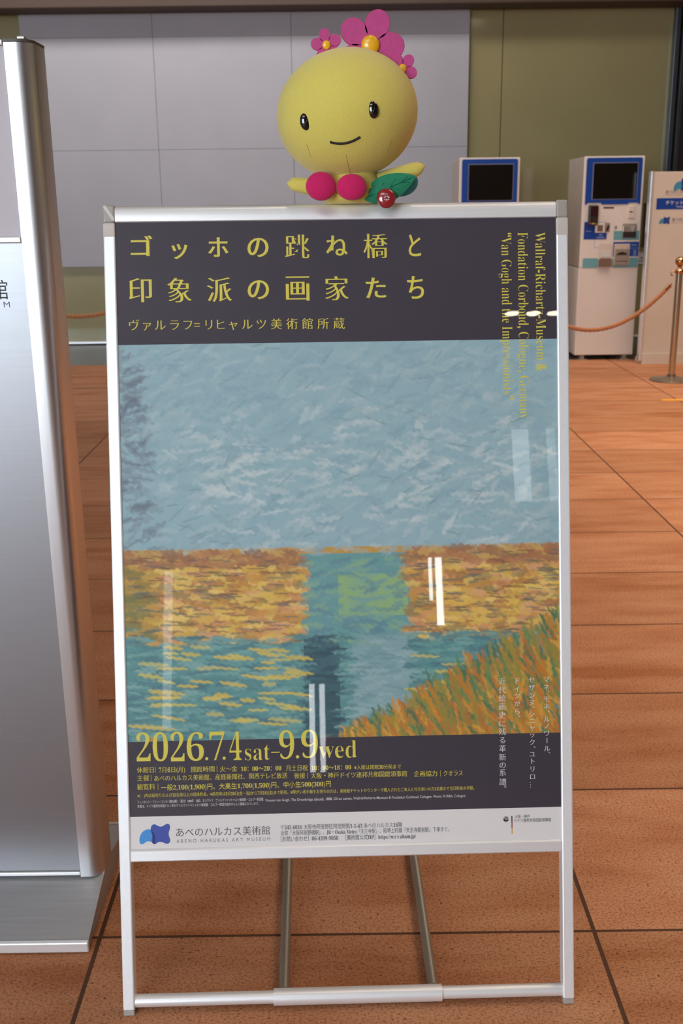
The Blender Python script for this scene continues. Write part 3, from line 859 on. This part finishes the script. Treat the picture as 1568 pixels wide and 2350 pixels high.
def limb(a, b_, r0, r1, name):
    pth, rr = [], []
    a, b_ = Vector(a), Vector(b_)
    for q in range(11):
        t = q / 10
        pth.append(a.lerp(b_, t)); r = r0 + (r1 - r0) * t
        if t > .8: r *= math.sqrt(max(1 - ((t - .8) / .2) ** 2, .02))
        rr.append(r)
    MB().tube(pth, rr, 16).build(name, M_plush, toy, 80)
limb(pt(-.016, 1.374, .0), pt(-.082, 1.384, -.004), .017, .0105, 'arm')
limb(pt(.066, 1.378, .0), pt(.152, 1.410, -.004), .020, .0105, 'arm')
MB().ball(pt(-.024, 1.3775, -.060), .0252, .013, .0232, 24, 16).build('bow_pad', M_mag, toy, 180)
MB().ball(pt(.0265, 1.3755, -.062), .0252, .013, .0212, 24, 16).build('bow_pad', M_mag, toy, 180)
MB().ball(pt(.112, 1.384, .016), .030, .008, .024, 24, 14).build('teal_pad', M_teal, toy, 180)
def leaf(p0, p1, wd, y, name):
    """felt leaf with a bulged face between base and tip"""
    p0, p1 = Vector((p0[0], p0[1])), Vector((p1[0], p1[1])); ax = p1 - p0; nn = Vector((-ax.y, ax.x)).normalized()
    m = MB(); rows = []
    for i in range(15):
        t = i / 14; w = wd * math.sin(PI * t ** .8) ** .75 if 0 < t < 1 else 0
        row = []
        for j in range(-4, 5):
            q = j / 4
            c = p0 + ax * t + nn * w * q
            d = -.006 * math.sin(PI * t) * (1 - q * q) + .0015 * (1 - abs(q)) ** 6
            row.append((c.x, c.y, d))
        rows.append(row)
    F = [[m.bm.verts.new((c[0] - PX, y + c[2], c[1] - 1.3535)) for c in r] for r in rows]
    B = [[m.bm.verts.new((c[0] - PX, y + .004, c[1] - 1.3535)) for c in r] for r in rows]
    for S in (F, B):
        for i in range(14):
            for j in range(8): m.bm.faces.new((S[i][j], S[i][j + 1], S[i + 1][j + 1], S[i + 1][j]))
    for i in range(14):
        for j in (0, 8): m.bm.faces.new((F[i][j], F[i + 1][j], B[i + 1][j], B[i][j]))
    bmesh.ops.remove_doubles(m.bm, verts=m.bm.verts, dist=.00005)
    lf = m.build(name, M_green, toy, 50)
    v = MB(); v.tube([(rows[i][4][0] - PX, y + rows[i][4][2] - .0006, rows[i][4][1] - 1.3535) for i in range(1, 14)], .0006, 6)
    for i in (4, 7, 10):
        for j in (2, 6):
            v.tube([(rows[i][4][0] - PX, y + rows[i][4][2] - .0006, rows[i][4][1] - 1.3535), (rows[i + 2][j][0] - PX, y + rows[i + 2][j][2] - .0004, rows[i + 2][j][1] - 1.3535)], .0005, 6)
    v.build('vein', M_vein, lf)
    return lf
leaf((.048, 1.358), (.134, 1.392), .022, -.038, 'leaf')
leaf((.046, 1.3575), (.094, 1.3725), .012, -.044, 'leaf')
# flower of five round felt petals on the head, with a yellow button
def flower(x, z, dy, s, turn, name):
    """five round felt petals round a yellow button"""
    fc = Vector(pt(x, z, dy))
    base = MB().tube([fc + Vector((0, .001, 0)), fc + Vector((0, .0045, 0))], (.030 * s), 24).build(name, M_hot, toy, 40)
    for q in range(5):
        a = R(90 + 72 * q) - R(turn)
        c = fc + Vector((math.cos(a), 0, math.sin(a))) * .036 * s
        an = Euler((0, -a + PI / 2, 0)).to_matrix()
        out = [(math.cos(t) * .0225 * s, math.sin(t) * .025 * s) for t in np.linspace(0, 2 * PI, 28, endpoint=False)]
        MB().prism(out, -.003, .004, T=lambda x, y, z: tuple(c + an @ Vector((x, y, z)))).build('petal', M_hot, base, 40)
        MB().prism([(x * .97, z * .97) for x, z in out], -.0045, -.0029, T=lambda x, y, z: tuple(c + an @ Vector((x, y, z)))).build('petal_face', M_pink, base, 40)
    MB().ball(fc + Vector((0, -.006, 0)), .0165 * s, .008 * s, .0165 * s, 24, 14).build('button', M_orange, base, 180)
flower(.060, 1.598, -.006, .92, 20, 'flower')
flower(-.012, 1.598, -.012, .42, -10, 'flower')
flower(.112, 1.561, -.012, .42, 40, 'flower')

# tin badge on the front of the top bar
badge = empty('tin_badge', (.0842, 1.8350, 1.3572), .0195)
tag(badge, 'round red tin badge with white print below the plush toy', 'badge')
BR = Matrix.Rotation(R(90 - 6), 4, 'X')
MB().lathe([(0, .0055), (.006, .0052), (.011, .0042), (.0145, .0024), (.0160, 0), (.0155, -.0015), (0, -.0015)], 40, BR).build('disc', mat('red_enamel', (150, 34, 40), .18, var=.04, coat=1.0), badge, 60)
lb = Letters()
lb.bbox('4', -.0108, -.0066, .0042, .0094)
for q in range(2):
    for w in range(6 if q == 0 else 4): lb.shape([(-.006 + w * .0022, .0068 - q * .0022), (-.0045 + w * .0022, .0068 - q * .0022), (-.0045 + w * .0022, .0080 - q * .0022), (-.006 + w * .0022, .0080 - q * .0022)])
lb.shape([(-.0050, .0002), (.0055, .0002), (.0055, .0018), (.0035, .0034), (-.0025, .0034), (-.0050, .0018)])
for q in range(3): lb.shape([(-.0045 + q * .0034, -.0085), (-.0017 + q * .0034, -.0085), (-.0017 + q * .0034, -.0015), (-.0045 + q * .0034, -.0015)])
def TB(x, y, z):
    x, z = x * .92, z * .92
    rr = min(math.hypot(x, z) / .016, 1); return tuple(BR @ Vector((x, z, .0057 - .0050 * rr ** 2.4)))
lb.build('print', M_wprint, badge, 0, TB)

# ================================================================== TICKET MACHINES
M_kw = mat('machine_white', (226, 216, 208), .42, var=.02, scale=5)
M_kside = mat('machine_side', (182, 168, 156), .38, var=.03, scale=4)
M_kblue = mat('machine_blue', (14, 66, 152), .35, var=.03)
M_kteal = mat('machine_teal', (104, 164, 172), .45, var=.03)
M_screen = mat('black_screen', (22, 19, 17), .12, spec=.5)
M_kgrey = mat('machine_grey', (150, 136, 124), .5)
M_kdark = mat('machine_dark', (44, 34, 32), .4)
M_line = mat('pale_blue_line', (150, 166, 204), .5)
KD = .60
def machine(loc, label):
    t = empty('ticket_machine', loc)
    tag(t, label, 'ticket machine', 'ticket machines by the olive wall')
    MB().box(0, .512, -.012, KD, .045, .789, .006).build('lower_cabinet', M_kw, t)
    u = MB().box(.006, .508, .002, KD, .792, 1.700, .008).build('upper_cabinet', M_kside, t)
    MB().box(.003, .511, -.014, .002, .789, 1.703, .006).build('front_panel', M_kw, t)
    for x in (.03, .40):
        MB().box(x, x + .085, -.012, .10, 0, .008).box(x + .025, x + .06, .0, .08, .008, .045).build('foot', M_kgrey, t)
        MB().box(x, x + .085, KD - .1, KD, 0, .008).box(x + .025, x + .06, KD - .08, KD, .008, .045).build('foot', M_kgrey, t)
    bz = [(.0245, 1.316), (.036, 1.316), (.046, 1.330), (.158, 1.330), (.170, 1.316), (.386, 1.316), (.398, 1.328), (.470, 1.328), (.480, 1.316), (.4915, 1.316)]
    top = [(.4915, 1.675), (.4875, 1.686), (.4755, 1.690), (.0395, 1.690), (.0285, 1.686), (.0245, 1.675)]
    z = MB().prism(bz + top, -.020, -.013).build('screen_bezel', M_kblue, t)
    MB().box(.076, .459, -.022, -.0195, 1.354, 1.653, .001).build('screen_rim', mat('screen_rim', (110, 112, 140), .4), z)
    MB().box(.083, .452, -.0235, -.0215, 1.3605, 1.6465, .001).build('screen', M_screen, z)
    MB().box(.183, .273, -.017, -.0135, 1.2825, 1.295, .002).build('slot', M_kdark, t)
    term = MB().box(.056, .136, -.060, -.013, 1.148, 1.311, .008).build('card_terminal', M_kdark, t)
    MB().box(.060, .132, -.0625, -.0595, 1.222, 1.304, .003).build('terminal_screen', mat('terminal_screen', (52, 28, 28), .2), term)
    for q, c in enumerate(((196, 60, 30), (214, 190, 40), (60, 120, 50))):
        MB().box(.066 + q * .021, .083 + q * .021, -.0635, -.0595, 1.155, 1.166, .001).build('key', mat('key_colour_%d' % q, c, .5), term)
    MB().box(.398, .452, -.022, -.013, 1.20, 1.305, .004).build('card_reader', mat('reader_beige', (222, 206, 194), .45), t)
    MB().box(.405, .431, -.0235, -.0215, 1.248, 1.258, .001).box(.436, .440, -.0235, -.0215, 1.248, 1.258, .001).build('reader_mark', M_kdark, t)
    MB().prism([(.029, 1.030), (.225, 1.030), (.225, 1.083), (.125, 1.083), (.125, 1.1745), (.029, 1.1745)], -.0155, -.0138).build('blue_label', M_kblue, t)
    lw = Letters()
    for q in range(5): lw.shape([(.140 + q * .014, 1.040), (.150 + q * .014, 1.040), (.150 + q * .014, 1.050), (.140 + q * .014, 1.050)])
    for q in range(2): lw.shape([(.160 + q * .016, 1.062), (.172 + q * .016, 1.062), (.172 + q * .016, 1.072), (.160 + q * .016, 1.072)])
    for q in range(4): lw.shape([(.045 + q * .012, 1.094), (.054 + q * .012, 1.094), (.054 + q * .012, 1.101), (.045 + q * .012, 1.101)])
    lw.build('label_print', M_line, t, -.0160)
    MB().box(.122, .202, -.021, -.0138, 1.085, 1.165, .004).build('scanner_frame', M_kw, t)
    MB().box(.141, .188, -.0225, -.0205, 1.095, 1.147, .001).build('scanner_window', mat('scanner_window', (118, 102, 90), .3), t)
    MB().box(.206, .248, -.019, -.0138, 1.090, 1.165, .003).build('jack_plate', M_kgrey, t)
    MB().prism([(.214, 1.100), (.226, 1.098), (.240, 1.128), (.238, 1.146), (.222, 1.136)], -.030, -.0185).build('jack', mat('jack_dark', (30, 36, 52), .4), t)
    MB().prism([(.300 + .006 * math.cos(a * PI / 8), 1.127 + .014 * math.sin(a * PI / 8)) for a in range(16)], -.018, -.0135).build('key_lock', M_kdark, t)
    MB().box(.2855, .5015, -.0155, -.0138, 1.0235, 1.0977).build('teal_label', M_kteal, t)
    pr = MB().box(.356, .474, -.026, -.0138, 1.040, 1.157, .003).build('printer_mouth', M_kgrey, t)
    MB().box(.360, .470, -.0285, -.0255, 1.092, 1.140, .002).build('printer_lip', mat('printer_lip', (196, 190, 184), .25, .8), pr)
    MB().box(.360, .470, -.0285, -.0255, 1.043, 1.090, .002).build('printer_slot', M_kdark, pr)
    MB().box(.287, .504, -.0155, -.0138, .886, 1.0065).build('blue_label', M_kblue, t)
    lw = Letters()
    for q in range(4): lw.shape([(.442 + q * .012, .975), (.451 + q * .012, .975), (.451 + q * .012, .984), (.442 + q * .012, .984)])
    lw.shape([(.432, .953), (.500, .953), (.500, .956), (.432, .956)])
    for q in range(5): lw.shape([(.462, .894 + q * .010), (.486, .894 + q * .010), (.486, .899 + q * .010), (.462, .899 + q * .010)])
    lw.build('label_print', M_line, t, -.0160)
    tr = MB().box(.294, .428, -.024, -.0138, .812, .991, .004).build('note_tray', mat('tray_beige', (206, 186, 170), .45), t)
    MB().box(.302, .418, -.034, -.0235, .818, .950, .004).build('tray_cup', M_kgrey, tr)
    MB().prism([(.312, .900), (.408, .900), (.392, .918), (.36, .926), (.328, .918)], -.0365, -.0335).build('tray_slot', M_kdark, tr)
    MB().box(.308, .412, -.0365, -.0335, .846, .852).build('tray_lip', mat('tray_lip', (96, 82, 72), .5), tr)
    cn = MB().box(.164, .277, -.020, -.0138, .800, .995, .004).build('coin_plate', mat('coin_plate', (214, 198, 186), .4), t)
    MB().prism([(.166, .803), (.274, .803), (.274, .862), (.262, .872), (.178, .872), (.166, .862)], -.046, -.0195).build('coin_cup', mat('cup_brown', (134, 112, 96), .35, .3), cn)
    MB().box(.176, .266, -.0225, -.0195, .880, .938, .002).build('coin_window', mat('coin_window', (214, 208, 204), .2), cn)
    MB().prism(rrect(.031, .7945, .163, .874, .012), -.0155, -.0138).build('teal_label', M_kteal, t)
    MB().prism(rrect(.285, .7945, .5035, .876, .012), -.0152, -.0138).build('teal_label', M_kteal, t)
    MB().box(.121, .125, -.0150, -.0138, .962, 1.030).box(.121, .164, -.0150, -.0138, .960, .964).box(.14, .22, -.0150, -.0138, 1.168, 1.172).box(.284, .287, -.0150, -.0138, .812, 1.150).build('blue_line', M_line, t)
    return t
k1 = machine((2.080, 9.31, 0), 'white ticket machine visible full height beside the white information panel')
k2 = copy_tree(k1); k2.location = (1.036, 9.31, 0)
k2['label'] = 'white ticket machine mostly hidden behind the poster stand, only its screen part showing'

# ================================================================== WHITE INFORMATION PANEL, RIGHT
M_pw = mat('panel_white', (212, 198, 184), .5, var=.02, scale=5)
panel = empty('information_sign', (3.10, 9.08, 0))
tag(panel, 'white upright information panel with blue band, cut by the right border, behind the rope post', 'sign stand')
QX = 3.10
MB().box(2.604 - QX, .50, -.04, .02, .085, 1.568, .004).build('board', M_pw, panel)
for x0, x1 in ((2.574, 2.6035), (3.603, 3.6325)):
    MB().prism(profile(x0 - QX, x1 - QX, -.045, .025, .012, x0 < 3), .03, 1.572, axis='z').build('edge_post', mat('silver_edge', (232, 234, 234), .35, .75), panel, 40)
MB().prism([(-.055, .088), (.03, .088), (.16, .03), (.16, 0), (-.055, 0)], 2.600 - QX, .53, axis='x').build('plinth', M_pw, panel)
MB().box(2.606 - QX + .03, .47, -.0415, -.0405, 1.272, 1.3605).build('blue_band', M_kblue, panel)
def emblem_small(cx, cz, s, mA, mB):
    la = [((a + 332) * s / 52 + cx, (b_ - 319) * s / 52 + cz) for a, b_ in spline_pts(light)]
    da = [((a + 332) * s / 52 + cx, (b_ - 319) * s / 52 + cz) for a, b_ in spline_pts(dark)]
    Letters().shape(la).build('emblem', mA, panel, -.0413); Letters().shape(da).build('emblem', mB, panel, -.0416)
mA, mB = mat('panel_light_blue', (62, 140, 168), .6), mat('panel_blue', (28, 66, 140), .6)
emblem_small(2.845 - QX, 1.466, .150, mA, mB)
emblem_small(2.7125 - QX, 1.184, .086, mA, mB)
L_ = Letters(); L_.line('あべのハルカス美術館', 2.705 - QX, 2.99 - QX, 1.409, .032)
L_.line(' '.join('ABENO HARUKAS ART MUSEUM'), 2.705 - QX, 2.99 - QX, 1.3865, .012)
L_.line('あべのハルカス美術館', 2.775 - QX, 3.06 - QX, 1.190, .032)
L_.line(' '.join('ABENO HARUKAS ART MUSEUM'), 2.775 - QX, 3.06 - QX, 1.166, .012)
L_.build('lettering', M_gink, panel, -.0413)
L_ = Letters(); L_.line('チケットカウンター', 2.712 - QX, 3.05 - QX, 1.324, .038); L_.line('TICKET COUNTER', 2.80 - QX, 2.98 - QX, 1.292, .016)
L_.build('band_lettering', M_wprint, panel, -.0420)

# glass-door pull and notice on the olive wall
pull = empty('door_pull', (3.028, WALL_Y - .05, .9))
tag(pull, 'vertical dark metal door pull on the olive wall between ticket machine and white panel', 'door handle')
MB().tube([(0, 0, 0), (0, 0, .42)], .016, 12).build('bar', mat('pull_metal', (92, 78, 70), .35, .8), pull, 60)
for z in (.02, .40): MB().tube([(0, 0, z), (0, .05, z)], .012, 12).build('bracket', mat('pull_bracket', (120, 108, 96), .35, .8), pull, 60)
MB().box(.018, .034, -.008, .008, .22, .39, .003).build('grip', mat('pull_grip', (30, 34, 48), .5), pull)
nt_ = empty('notice', (3.028, WALL_Y - .004, .735))
tag(nt_, 'small white notice with a green mark on the olive wall below the door pull', 'notice')
MB().box(-.034, .06, -.003, 0, 0, .115).build('sheet', mat('notice_white', (206, 196, 204), .6), nt_)
MB().box(-.005, .05, -.0042, -.0031, .056, .068).build('green_mark', mat('notice_green', (70, 122, 74), .6), nt_)
MB().box(-.03, .05, -.0040, -.0031, .022, .044).build('grey_text_block', mat('notice_grey', (160, 158, 160), .6), nt_)

# ================================================================== ROPE POSTS AND ROPES
M_brass = mat('bronze_metal', (196, 146, 100), .18, 1.0, var=.03)
M_steel = mat('brushed_post', (190, 180, 158), .22, .95, var=.03, scale=200, stretch=(1, 1, .02))
M_base = mat('post_base', (150, 138, 124), .3, .8)
M_rope = mat('orange_rope', (176, 116, 74), .85, var=.14, scale=90, sheen=.2)
PYY = 8.17
def stanchion(x, label):
    t = empty('rope_post', (x, PYY, 0))
    tag(t, label, 'rope post', 'rope posts across the hall')
    MB().lathe([(0, 0), (.165, 0), (.168, .006), (.160, .012), (.06, .020), (.045, .030), (.033, .032), (.033, .05), (0, .05)], 40).build('base', M_base, t, 40)
    MB().lathe([(.0255, .03), (.0255, .815), (0, .815)], 24).build('pole', M_steel, t, 60)
    c = MB().lathe([(0, .812), (.030, .812), (.033, .818), (.033, .832), (.030, .838), (.016, .846), (.013, .858), (.016, .864), (0, .866)], 28).build('collar', M_brass, t, 50)
    MB().ball((0, 0, .899), .036, .036, .036, 28, 18).build('ball', M_brass, t, 180)
    for s in (-1, 1):
        MB().tube([(s * .030, 0, .825), (s * .052, 0, .828), (s * .064, 0, .815), (s * .060, 0, .800), (s * .046, 0, .796)], .005, 8).build('hook', M_brass, c, 60)
    return t
posts = [(2.592, 'bronze-topped metal rope post in front of the white information panel'), (1.297, 'metal rope post hidden behind the poster stand, left of the visible post'),
         (-1.318, 'metal rope post hidden behind the poster stand at its left side'), (-2.62, 'metal rope post hidden behind the left information stand'), (3.887, 'metal rope post just outside the right border')]
p0 = stanchion(*posts[0])
for x, lab in posts[1:]:
    q = copy_tree(p0); q.location = (x, PYY, 0); q['label'] = lab
def rope(xa, xb, zend, sag, label):
    t = empty('barrier_rope', (xa, PYY, zend))
    tag(t, label, 'rope', 'ropes between the posts')
    L_ = xb - xa
    def P(s): return Vector((s * L_, 0, -sag * (1 - (2 * s - 1) ** 2)))
    s0, s1 = .072, .928
    pts = [P(s0 + (s1 - s0) * i / 120) for i in range(121)]
    m = MB(); n = 18; rings = []
    dist = 0
    for i, p in enumerate(pts):
        if i: dist += (p - pts[i - 1]).length
        tg = (pts[min(i + 1, 120)] - pts[max(i - 1, 0)]).normalized()
        u = Vector((0, 1, 0)); w = tg.cross(u).normalized()
        ring = []
        for q in range(n):
            a = 2 * PI * q / n; r = .0152 * (1 + .16 * math.cos(3 * a - dist * 2 * PI * 3 / .10))
            ring.append(m.bm.verts.new(p + (u * math.cos(a) + w * math.sin(a)) * r))
        rings.append(ring)
    for i in range(120):
        for q in range(n): m.bm.faces.new((rings[i][q], rings[i][(q + 1) % n], rings[i + 1][(q + 1) % n], rings[i + 1][q]))
    m.bm.faces.new(rings[0][::-1]); m.bm.faces.new(rings[-1])
    m.build('cord', M_rope, t, 80)
    for a, b_ in ((.048, .074), (.926, .952)):
        e = MB().tube([P(a + (b_ - a) * q / 4) for q in range(5)], .017, 14).build('end_cap', M_brass, t, 50)
    for a, b_ in ((.040, .049), (.951, .960)):
        MB().tube([P(a), P(b_)], .007, 10).build('clip', M_brass, t, 50)
    return t
rope(1.297, 2.592, .800, .405, 'orange twisted rope hanging between poster stand and the right rope post')
rope(-2.62, -1.318, .800, .255, 'orange twisted rope in the gap between left information stand and poster stand')
rope(2.592, 3.887, .800, .40, 'orange twisted rope leaving the rope post towards the right border')

tape = MB().box(2.27, 3.5, 7.30, 7.345, 0.0003, .0018).build('floor_tape', mat('yellow_tape', (246, 172, 24), .5)); tag(tape, 'yellow tape line stuck on the orange floor tiles at the right border', 'floor tape')

bpy.data.objects.remove(_fo)
